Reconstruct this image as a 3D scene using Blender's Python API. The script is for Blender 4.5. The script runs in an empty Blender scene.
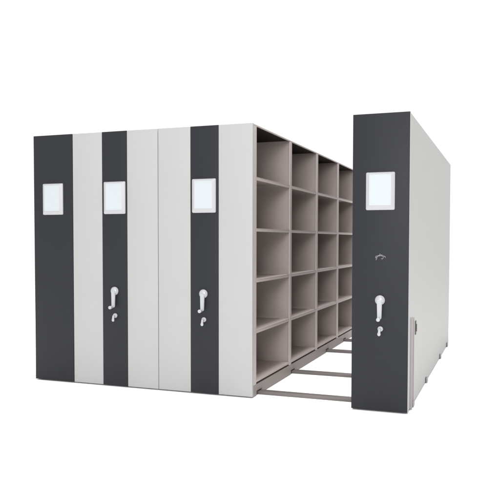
import bpy, bmesh, math, random
from mathutils import Vector, Matrix
random.seed(4)
S = bpy.context.scene
COL = S.collection
H = 2.2            # height of the units
YB = 3.88         # rear of the units
FLOOR = -0.010

# ------------------------------------------------------------------ materials
def mat(name, base, rough=0.5, metal=0.0, spec=0.5, var=0.0, bump=0.0, scale=60.0, coat=0.0):
    m = bpy.data.materials.new(name); m.use_nodes = True
    nt = m.node_tree; b = nt.nodes['Principled BSDF']
    b.inputs['Roughness'].default_value = rough
    b.inputs['Metallic'].default_value = metal
    b.inputs['Specular IOR Level'].default_value = spec
    b.inputs['Coat Weight'].default_value = coat
    tc = nt.nodes.new('ShaderNodeTexCoord')
    if var > 0:
        n = nt.nodes.new('ShaderNodeTexNoise'); n.inputs['Scale'].default_value = 3.1
        n.inputs['Detail'].default_value = 5
        nt.links.new(tc.outputs['Object'], n.inputs['Vector'])
        r = nt.nodes.new('ShaderNodeValToRGB')
        r.color_ramp.elements[0].position = 0.3; r.color_ramp.elements[1].position = 0.7
        r.color_ramp.elements[0].color = tuple(c * (1 - var) for c in base) + (1,)
        r.color_ramp.elements[1].color = tuple(min(1, c * (1 + var)) for c in base) + (1,)
        nt.links.new(n.outputs['Fac'], r.inputs['Fac'])
        nt.links.new(r.outputs['Color'], b.inputs['Base Color'])
    else:
        b.inputs['Base Color'].default_value = tuple(base) + (1,)
    if bump > 0:
        n2 = nt.nodes.new('ShaderNodeTexNoise'); n2.inputs['Scale'].default_value = scale
        n2.inputs['Detail'].default_value = 3
        nt.links.new(tc.outputs['Object'], n2.inputs['Vector'])
        bp = nt.nodes.new('ShaderNodeBump'); bp.inputs['Strength'].default_value = bump
        bp.inputs['Distance'].default_value = 0.002
        nt.links.new(n2.outputs['Fac'], bp.inputs['Height'])
        nt.links.new(bp.outputs['Normal'], b.inputs['Normal'])
    return m

M = dict(
    light=mat('light_grey_powder_coat', (0.334, 0.334, 0.332), 0.5, spec=0.25, var=0.012, bump=0.06, scale=350),
    side=mat('side_grey_powder_coat', (0.35, 0.345, 0.338), 0.5, spec=0.25, var=0.012, bump=0.06, scale=350),
    dark=mat('charcoal_powder_coat', (0.0158, 0.0166, 0.0198), 0.5, spec=0.2, var=0.03, bump=0.06, scale=350),
    roof=mat('shade_painted_roof_sheet', (0.016, 0.012, 0.0115), 0.6, spec=0.1, var=0.03),  # near-black brown: shade above the top bays painted into the sheet's colour
    beam=mat('grey_brown_chassis_steel', (0.255, 0.218, 0.207), 0.5, spec=0.25, var=0.05, bump=0.05, scale=200),
    sheet=mat('brown_grey_sheet', (0.35, 0.303, 0.286), 0.5, spec=0.2, var=0.04, bump=0.05, scale=250),
    taupe=mat('taupe_steel', (0.42, 0.366, 0.349), 0.5, spec=0.25, var=0.03, bump=0.05, scale=250),
    rail=mat('rail_steel', (0.115, 0.102, 0.098), 0.42, metal=0.1, var=0.08, bump=0.1, scale=120),
    guard=mat('brushed_grey_channel', (0.30, 0.282, 0.278), 0.45, var=0.03),
    stop=mat('zinc_end_stop', (0.23, 0.217, 0.212), 0.4, metal=0.2, var=0.05),
    wheel=mat('dark_cast_steel', (0.10, 0.085, 0.078), 0.5, metal=0.3, var=0.08),
    white=mat('white_moulded_plastic', (0.37, 0.37, 0.378), 0.38, spec=0.3),
    pane=mat('pale_blue_card_behind_cover', (0.425, 0.455, 0.475), 0.3, spec=0.4),
    chrome=mat('satin_silver', (0.37, 0.375, 0.385), 0.35, metal=0.15, spec=0.4),
    logo=mat('silver_emblem', (0.22, 0.22, 0.225), 0.4, metal=0.2),
    black=mat('black_rubber', (0.075, 0.07, 0.068), 0.5),
    floor=mat('white_studio_sheet', (0.95, 0.95, 0.95), 0.9, spec=0.0, var=0.004),
)

# ------------------------------------------------------------------ helpers
def box(bm, x0, x1, y0, y1, z0, z1, bev=0.0, seg=2, edges=None):
    vs = [bm.verts.new(p) for p in ((x0,y0,z0),(x1,y0,z0),(x1,y1,z0),(x0,y1,z0),(x0,y0,z1),(x1,y0,z1),(x1,y1,z1),(x0,y1,z1))]
    fs = [bm.faces.new([vs[i] for i in f]) for f in ((0,3,2,1),(4,5,6,7),(0,1,5,4),(1,2,6,5),(2,3,7,6),(3,0,4,7))]
    if bev > 0:
        es = list({e for f in fs for e in f.edges})
        bmesh.ops.bevel(bm, geom=es, offset=bev, segments=seg, affect='EDGES', profile=0.5)
def cyl(bm, p0, p1, r0, r1=None, seg=24, bev=0.0):
    r1 = r0 if r1 is None else r1
    p0 = Vector(p0); p1 = Vector(p1); d = p1 - p0
    q = d.to_track_quat('Z', 'Y').to_matrix().to_4x4()
    n = bmesh.ops.create_cone(bm, cap_ends=True, segments=seg, radius1=r0, radius2=r1, depth=d.length,
                              matrix=Matrix.Translation((p0 + p1) / 2) @ q)
    if bev > 0:
        es = [e for e in {e for v in n['verts'] for e in v.link_edges} if any(len(f.verts) > 4 for f in e.link_faces)]
        bmesh.ops.bevel(bm, geom=es, offset=bev, segments=3, affect='EDGES', profile=0.5)
def ball(bm, c, r, sc=(1,1,1)):
    bmesh.ops.create_uvsphere(bm, u_segments=20, v_segments=14, radius=r,
        matrix=Matrix.Translation(c) @ Matrix.Diagonal((sc[0], sc[1], sc[2], 1)))
def tube(bm, pts, r):
    for a, b in zip(pts, pts[1:]):
        cyl(bm, a, b, r, seg=10)
    for p in pts: ball(bm, p, r)
def obj(name, bm, m, parent=None, smooth=True):
    me = bpy.data.meshes.new(name); bmesh.ops.recalc_face_normals(bm, faces=bm.faces[:]); bm.to_mesh(me); bm.free()
    me.materials.append(m if not isinstance(m, str) else M[m])
    if smooth:
        for p in me.polygons: p.use_smooth = True
        try: me.set_sharp_from_angle(angle=math.radians(35))
        except Exception: pass
    o = bpy.data.objects.new(name, me); COL.objects.link(o)
    if parent: o.parent = parent
    return o
def thing(name, label, cat, loc, group=None):
    o = bpy.data.objects.new(name, None); COL.objects.link(o); o.location = loc
    o['label'] = label; o['category'] = cat; o.empty_display_size = 0.2
    if group: o['group'] = group
    return o
def B(name, m, parent, *a, **k):
    bm = bmesh.new(); box(bm, *a, **k); return obj(name, bm, m, parent)

GROUP = 'mobile shelving units on the floor rails'
PT = 0.024                       # thickness of front panels
YS = 0.093                       # front bay starts here
YP = [0.093, 1.028, 1.978, 2.940]   # partitions
ZSH = 0.114                      # top of bottom shelf lip
ST = 0.026
SH = [ZSH + (H - ZSH) * k / 5 for k in range(5)]

def window(parent, cx):
    """rectangular label window with a bevelled moulding, centre x cx (local)"""
    w, h, z = 0.213, 0.279, 1.6325
    t = 0.022; b1 = 0.022
    bm = bmesh.new()
    def ring(ix, iz0, iz1, y, r):
        out = []
        x0, x1, z0, z1 = cx - w/2 + ix, cx + w/2 - ix, z - h/2 + iz0, z + h/2 - iz1
        for (ax, az, a0) in ((x1 - r, z1 - r, 0), (x0 + r, z1 - r, 90), (x0 + r, z0 + r, 180), (x1 - r, z0 + r, 270)):
            for k in range(5):
                a = math.radians(a0 + k * 22.5)
                out.append(bm.verts.new((ax + r * math.cos(a), y, az + r * math.sin(a))))
        return out
    rs = [ring(0, 0, 0, -0.0005, 0.010), ring(0.001, 0.001, 0.001, -0.008, 0.010), ring(0.019, 0.026, 0.010, -t, 0.006),
          ring(0.024, 0.031, 0.015, -t - 0.001, 0.005), ring(0.026, 0.033, 0.017, -t + 0.003, 0.005)]
    for a, b in zip(rs, rs[1:]):
        n = len(a)
        for i in range(n):
            bm.faces.new((a[i], a[(i+1) % n], b[(i+1) % n], b[i]))
    bm.faces.new(list(reversed(rs[0])))
    f = obj('display_window', bm, 'white', parent)
    B('pane', 'pane', f, cx - w/2 + 0.0255, cx + w/2 - 0.0255, -t + 0.0015, -0.002, z - h/2 + 0.0325, z + h/2 - 0.0165)

def handle(parent, cx, zc=0.826, tilt=0.0):
    """crank: round hub, flat tapering arm, grip that sticks out at its end"""
    bm = bmesh.new()
    cyl(bm, (cx, -0.0005, zc), (cx, -0.016, zc), 0.037, 0.036, 32, bev=0.004)
    ball(bm, (cx, -0.016, zc), 0.032, (1, 0.5, 1))
    hub = obj('crank_handle', bm, 'chrome', parent)
    bm = bmesh.new()
    L = 0.142
    pr = [(0.019, 0.004), (0.0185, -0.03), (0.0170, -0.075), (0.0155, -L + 0.012), (0.010, -L)]
    fr = []; bk = []
    for hw, dz in pr:
        for sx in (-1, 1):
            fr.append(bm.verts.new((cx + sx * hw + tilt * dz, -0.036, zc + dz)))
            bk.append(bm.verts.new((cx + sx * hw + tilt * dz, -0.020, zc + dz)))
    n = len(pr)
    for i in range(n - 1):
        a, b, c, d = 2*i, 2*i+1, 2*i+3, 2*i+2
        bm.faces.new((fr[a], fr[b], fr[c], fr[d])); bm.faces.new((bk[d], bk[c], bk[b], bk[a]))
        bm.faces.new((fr[a], fr[d], bk[d], bk[a])); bm.faces.new((fr[c], fr[b], bk[b], bk[c]))
    bm.faces.new((fr[1], fr[0], bk[0], bk[1])); bm.faces.new((fr[-2], fr[-1], bk[-1], bk[-2]))
    bmesh.ops.recalc_face_normals(bm, faces=bm.faces[:])
    bmesh.ops.bevel(bm, geom=[e for e in bm.edges if e.calc_face_angle(0) > 0.6], offset=0.004, segments=3, affect='EDGES')
    obj('arm', bm, 'chrome', hub)
    bm = bmesh.new()
    ex, ez = cx - tilt * L, zc - L + 0.004
    cyl(bm, (ex, -0.034, ez), (ex, -0.060, ez), 0.0075, seg=16)
    cyl(bm, (ex, -0.056, ez), (ex, -0.088, ez), 0.0125, 0.0150, 24, bev=0.005)
    obj('grip', bm, 'chrome', hub)

def lock(parent, cx, zc=0.612, sw=0.0):
    bm = bmesh.new()
    cyl(bm, (cx, -0.0005, zc), (cx, -0.016, zc), 0.0215, 0.019, 28, bev=0.004)
    cyl(bm, (cx, -0.015, zc), (cx, -0.020, zc), 0.012, 0.011, 20)
    lk = obj('lock', bm, 'chrome', parent)
    bm = bmesh.new()                     # key standing in the lock, its bow hanging below
    box(bm, cx - 0.0025, cx + 0.0025, -0.030, -0.019, zc - 0.006, zc + 0.006, 0.001)
    cyl(bm, (cx - 0.004, -0.034, zc - 0.030 ), (cx - 0.001, -0.034, zc + 0.004), 0.0105, 0.0085, 16, bev=0.003)
    ball(bm, (cx - 0.005, -0.034, zc - 0.036), 0.0130, (1, 0.6, 1.15))
    obj('key', bm, 'chrome', lk)

def carriage(parent, x0, x1, rails, ends=()):
    """low chassis beam all round, with wheels running on the rails"""
    bm = bmesh.new()
    z0, z1 = 0.0185, 0.0835
    xa, xb = x0 + 0.004, x1 - 0.004
    for xx in (xa, xb - 0.03):
        box(bm, xx, xx + 0.03, PT + 0.001, YB - 0.001, z0 + 0.010, z1)
        # lower lip, notched where it straddles each rail
        cut = [PT + 0.001] + [v for q in rails for v in (q - 0.085, q + 0.048)] + [YB - 0.001]
        for ca, cb in zip(cut[::2], cut[1::2]):
            box(bm, xx, xx + 0.03, ca, cb, -0.007, z0 + 0.010)
    for yy in (PT + 0.002, YB - 0.034):
        box(bm, xa + 0.031, xb - 0.031, yy, yy + 0.03, z0, z1)
    for yy in rails:
        for s in (-0.075, 0.052):
            box(bm, xa + 0.031, xb - 0.031, yy + s, yy + s + 0.022, z0 + 0.004, z1 - 0.004)
    c = obj('carriage', bm, 'beam', parent)
    for yy in rails:
        for xx in (x0 + 0.085, x1 - 0.085):
            bm = bmesh.new()
            cyl(bm, (xx, yy - 0.016, 0.0528), (xx, yy + 0.016, 0.0528), 0.036, seg=28, bev=0.003)
            cyl(bm, (xx, yy - 0.050, 0.0528), (xx, yy + 0.050, 0.0528), 0.011, seg=14)
            obj('wheel', bm, 'wheel', c)

RY = [0.195, 1.145, 2.48, 3.36]

def face(parent, xo, xi, sgn, shelves=True):
    """one open face of shelving: xo is the open side, xi the back; sgn = +1 when it opens to +x"""
    def X(a, b): return (min(a, b), max(a, b))
    # end upright behind the front panel
    ys = [(PT + 0.001, YS)] + [(y - 0.030, y + 0.030) for y in YP[1:]] + [(YB - 0.03, YB - 0.001)]
    for k, (ya, yb) in enumerate(ys):
        bm = bmesh.new()
        # front post
        x0, x1 = X(xo, xo - sgn * 0.014)
        box(bm, x0, x1, ya, yb, 0.0855, H - 0.0105, 0.0025, 1)
        obj('upright', bm, 'taupe', parent)
        # sheet running back from it
        ym = (ya + yb) / 2
        t = 0.016
        wa, wb = (ym - t, ym + t) if 0 < k < 4 else ((ya + 0.004, yb - 0.012) if k == 0 else (ya + 0.006, yb - 0.004))
        x0, x1 = X(xo - sgn * 0.0145, xi + sgn * 0.004)
        bm = bmesh.new(); box(bm, x0, x1, wa, wb, 0.0855, H - 0.003)
        obj('partition', bm, 'sheet', parent)
    if not shelves: return
    for b in range(4):
        ya = YS if b == 0 else YP[b] + 0.030
        yb = YP[b+1] - 0.030 if b < 3 else YB - 0.031
        wa = ya + 0.001; wb = yb - 0.001
        for k in range(5):
            z = SH[k]
            bm = bmesh.new()
            x0, x1 = X(xo - sgn * 0.003, xi + sgn * 0.004)
            if k == 0:
                # bottom shelf: folded tray above the carriage
                box(bm, x0, x1, wa, wb, z - 0.003, z + 0.003)
                fx = X(xo - sgn * 0.003, xo - sgn * 0.018)
                box(bm, fx[0], fx[1], wa, wb, z - 0.0125, z - 0.0035)
            else:
                box(bm, x0, x1, wa, wb, z - 0.0035, z, 0.0)
                fx = X(xo - sgn * 0.0035, xo - sgn * 0.018)
                box(bm, fx[0], fx[1], wa, wb, z - ST, z - 0.004, 0.0015, 1)
                bx = X(xi + sgn * 0.006, xi + sgn * 0.020)
                box(bm, bx[0], bx[1], wa, wb, z - ST, z - 0.004)
            obj('shelf', bm, 'taupe', parent)

def unit(x0, x1, label, stripes, win, hnd, open_l, open_r, opens=(False, False), tilt=0.0, yshift=0.0):
    """x0..x1 in the world; stripes = list of (xa, xb, material)"""
    cx = (x0 + x1) / 2
    t = thing('mobile_shelving_unit', label, 'shelving unit', (cx, yshift, 0), GROUP)
    a, b = x0 - cx, x1 - cx
    # steel skin behind the stripes: the front panel
    for xa, xb, m in stripes:
        xa -= cx; xb -= cx
        nm = 'charcoal_panel' if m == 'dark' else 'grey_panel'
        bm = bmesh.new()
        box(bm, xa + 0.0008, xb - 0.0008, 0.0, PT - 0.002, 0.0, H + 0.004, 0.0022 if m == 'light' else 0.0015, 3)
        o = obj(nm, bm, m, t)
    # front skin: thin backing that ties the panels
    B('front_frame', 'light', t, a + 0.0002, b - 0.0002, PT - 0.0018, PT, 0.003, H + 0.002)
    if win is not None: window(t, win - cx)
    if hnd is not None:
        handle(t, hnd - cx, tilt=tilt); lock(t, hnd - cx + 0.004)
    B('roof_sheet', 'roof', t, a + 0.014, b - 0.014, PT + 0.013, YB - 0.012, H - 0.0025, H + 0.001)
    bm = bmesh.new()
    for xx in (a + 0.001, b - 0.013):
        box(bm, xx, xx + 0.012, PT + 0.001, YB, H - 0.010, H + 0.002, 0.0015, 1)
    for yy in (PT + 0.001, YB - 0.011):
        box(bm, a + 0.0135, b - 0.0135, yy, yy + 0.011, H - 0.010, H + 0.0015)
    obj('top_rim', bm, 'taupe', t)
    carriage(t, a, b, RY)
    dbl = (b - a) > 0.6
    if dbl:
        B('back_panel', 'sheet', t, -0.003, 0.003, PT + 0.002, YB - 0.002, 0.0855, H - 0.003)
        face(t, b, 0.003, 1, opens[1]); face(t, a, -0.003, -1, opens[0])
    elif open_r:
        B('side_panel', 'side', t, a, a + 0.004, PT + 0.001, YB, 0.0, H)
        face(t, b, a + 0.004, 1, opens[1])
    else:
        face(t, a, b - 0.004, -1, opens[0])
    return t

u1 = unit(-2.118, -1.7030, 'leftmost narrow shelving unit with an all charcoal front, a window and no crank handle',
          [(-2.118, -1.7030, 'dark')], -1.909, None, False, True)
u2 = unit(-1.7000, -0.8535, 'closed grey shelving unit with charcoal stripe and crank, right beside the leftmost charcoal unit',
          [(-1.7000, -1.3986, 'light'), (-1.3986, -1.1508, 'dark'), (-1.1508, -0.8535, 'light')], -1.272, -1.275, True, True, tilt=0.01)
u3 = unit(-0.8505, 0.0, 'wide grey shelving unit with charcoal stripe, its empty taupe shelves open to the aisle',
          [(-0.8505, -0.5496, 'light'), (-0.5496, -0.2971, 'dark'), (-0.2971, 0.0, 'light')], -0.426, -0.430, True, True, opens=(False, True), tilt=0.01)
YB = 3.70          # the detached unit is a little shorter
u4 = unit(0.8234, 1.2426, 'detached shelving unit right of the aisle, all charcoal front, emblem and handle, plain grey side',
          [(0.8234, 1.2426, 'dark')], 1.0320, 1.0365, True, False, opens=(True, False), yshift=-0.068, tilt=0.0)

# --- the right-hand unit's closed outer side and its fittings (local x of right edge)
bx = (1.2426 - 0.8234) / 2
B('side_panel', 'side', u4, bx - 0.004, bx, PT + 0.001, YB + 0.02, 0.0, H)
# bright returned edge of the charcoal front
B('panel_edge', 'light', u4, bx + 0.0002, bx + 0.004, 0.0015, PT + 0.001, -0.004, H + 0.003, bev=0.001)
# vertical guard channel low on the side, near the front
bm = bmesh.new()
box(bm, bx + 0.0005, bx + 0.017, 0.140, 0.143, -0.008, 0.690, 0.001, 1)
box(bm, bx + 0.0005, bx + 0.006, 0.1435, 0.25, -0.008, 0.680, 0.001, 1)
box(bm, bx + 0.0005, bx + 0.014, 0.2505, 0.256, -0.008, 0.680, 0.001, 1)
obj('guard_channel', bm, 'guard', u4)
bm = bmesh.new()
box(bm, bx + 0.0005, bx + 0.007, 0.400, 0.445, 0.525, 0.635, 0.003, 2)
box(bm, bx + 0.007, bx + 0.013, 0.413, 0.432, 0.55, 0.61, 0.003, 2)
obj('latch', bm, 'black', u4)
# small emblem: an arched run of script
def emblem(parent, cx, cz, w):
    bm = bmesh.new()
    def P(u, v):          # u along the arc 0..1, v height of the stroke
        x = cx + (u - 0.5) * w; z = cz + 0.016 * (1 - (2 * u - 1) ** 2) + v * 0.014
        return (x, -0.0024, z)
    strokes = [[(.10,.7),(.03,.9),(-.02,.4),(.02,-.2),(.10,-.1),(.12,.4),(.13,-.3),(.10,-1.0),(.02,-1.1)],
        [(.20,.5),(.18,0),(.24,-.1),(.28,.4),(.22,.6),(.32,.4)],
        [(.42,.5),(.35,.5),(.35,0),(.42,0),(.45,1.2),(.44,0),(.50,.1)],
        [(.52,.6),(.53,0),(.54,.5),(.61,.6)],
        [(.62,.3),(.69,.4),(.67,.7),(.62,.4),(.64,0),(.72,.1)],
        [(.78,.7),(.80,0),(.78,-.9),(.68,-1.5),(.60,-1.3)],
        [(.86,.6),(.95,.7),(1.02,.3),(.99,.9)]]
    for st in strokes: tube(bm, [P(u, v) for u, v in st], 0.0019)
    obj('emblem', bm, 'logo', parent)
emblem(u4, 1.036 - 1.03265, 1.138, 0.070)

# ------------------------------------------------------------------ rails
rl = ['frontmost steel floor rail crossing the aisle just behind the unit fronts',
      'second steel floor rail from the front, crossing the aisle behind the frontmost rail',
      'third steel floor rail from the front, short stretch seen deep in the aisle',
      'farthest floor rail, only its stub end showing under the rear of the right side']
for y, lb in zip(RY, rl):
    t = thing('floor_rail', lb, 'rail', (0, y, FLOOR), 'floor rails under the shelving units')
    bm = bmesh.new()
    xr = 1.2445
    box(bm, -2.10, xr, -0.036, 0.036, 0.0, 0.027, 0.0025, 2)
    obj('track', bm, 'rail', t)
    bm = bmesh.new()
    box(bm, xr + 0.0005, xr + 0.014, -0.040, 0.040, 0.0, 0.046, 0.006, 3)
    obj('end_stop', bm, 'stop', t)

# ------------------------------------------------------------------ floor
bm = bmesh.new(); bmesh.ops.create_circle(bm, cap_ends=True, segments=96, radius=400)
fl = obj('floor', bm, 'floor'); fl.location = (0, 0, FLOOR - 0.001); fl['kind'] = 'structure'

# ------------------------------------------------------------------ world and lamps
w = bpy.data.worlds.new('World'); S.world = w; w.use_nodes = True
bg = w.node_tree.nodes['Background']; bg.inputs['Color'].default_value = (1, 1, 1, 1); bg.inputs['Strength'].default_value = 1.1

def lamp(name, loc, tgt, size, e, col=(1, 1, 1)):
    l = bpy.data.lights.new(name, 'AREA'); l.shape = 'SQUARE'; l.size = size; l.energy = e; l.color = col
    o = bpy.data.objects.new(name, l); COL.objects.link(o); o.location = loc
    o.rotation_euler = (Vector(tgt) - Vector(loc)).to_track_quat('-Z', 'Y').to_euler()
lamp('key_lamp', (2.7, -11.6, 4.2), (0, 0.5, 1.0), 3.0, 720)
lamp('overhead_lamp', (0.42, 0.4, 11.0), (0.42, 0.6, 0), 4.0, 1350)

# ------------------------------------------------------------------ camera (fitted)
f, pcx, pcy, px, py, pz, pitch, yaw, roll = 683.1096, 254.8018, 265.163, 1.9191, -5.1333, 1.2713, 0.0370, 0.3545, -0.0016
cam = bpy.data.cameras.new('camera'); co = bpy.data.objects.new('camera', cam); COL.objects.link(co)
c, s = math.cos(yaw), math.sin(yaw)
r = Vector((c, s, 0)); fw = Vector((-s * math.cos(pitch), c * math.cos(pitch), -math.sin(pitch))); up = r.cross(fw)
# roll: image x' = x cos - y sin ; y' = x sin + y cos
R2 = r * math.cos(roll) - up * math.sin(roll); U2 = r * math.sin(roll) + up * math.cos(roll)
mw = Matrix(((R2.x, U2.x, -fw.x, px), (R2.y, U2.y, -fw.y, py), (R2.z, U2.z, -fw.z, pz), (0, 0, 0, 1)))
co.matrix_world = mw
cam.sensor_width = 36; cam.sensor_fit = 'HORIZONTAL'; cam.lens = f * 36 / 500
cam.shift_x = (250 - pcx) / 500; cam.shift_y = (pcy - 250) / 500
cam.clip_end = 2000; cam.clip_start = 0.05
S.camera = co
S.view_settings.view_transform = 'Standard'; S.view_settings.look = 'None'
S.view_settings.exposure = 0; S.view_settings.gamma = 1
S.render.resolution_x = S.render.resolution_y = 1024
S.render.engine = 'CYCLES'
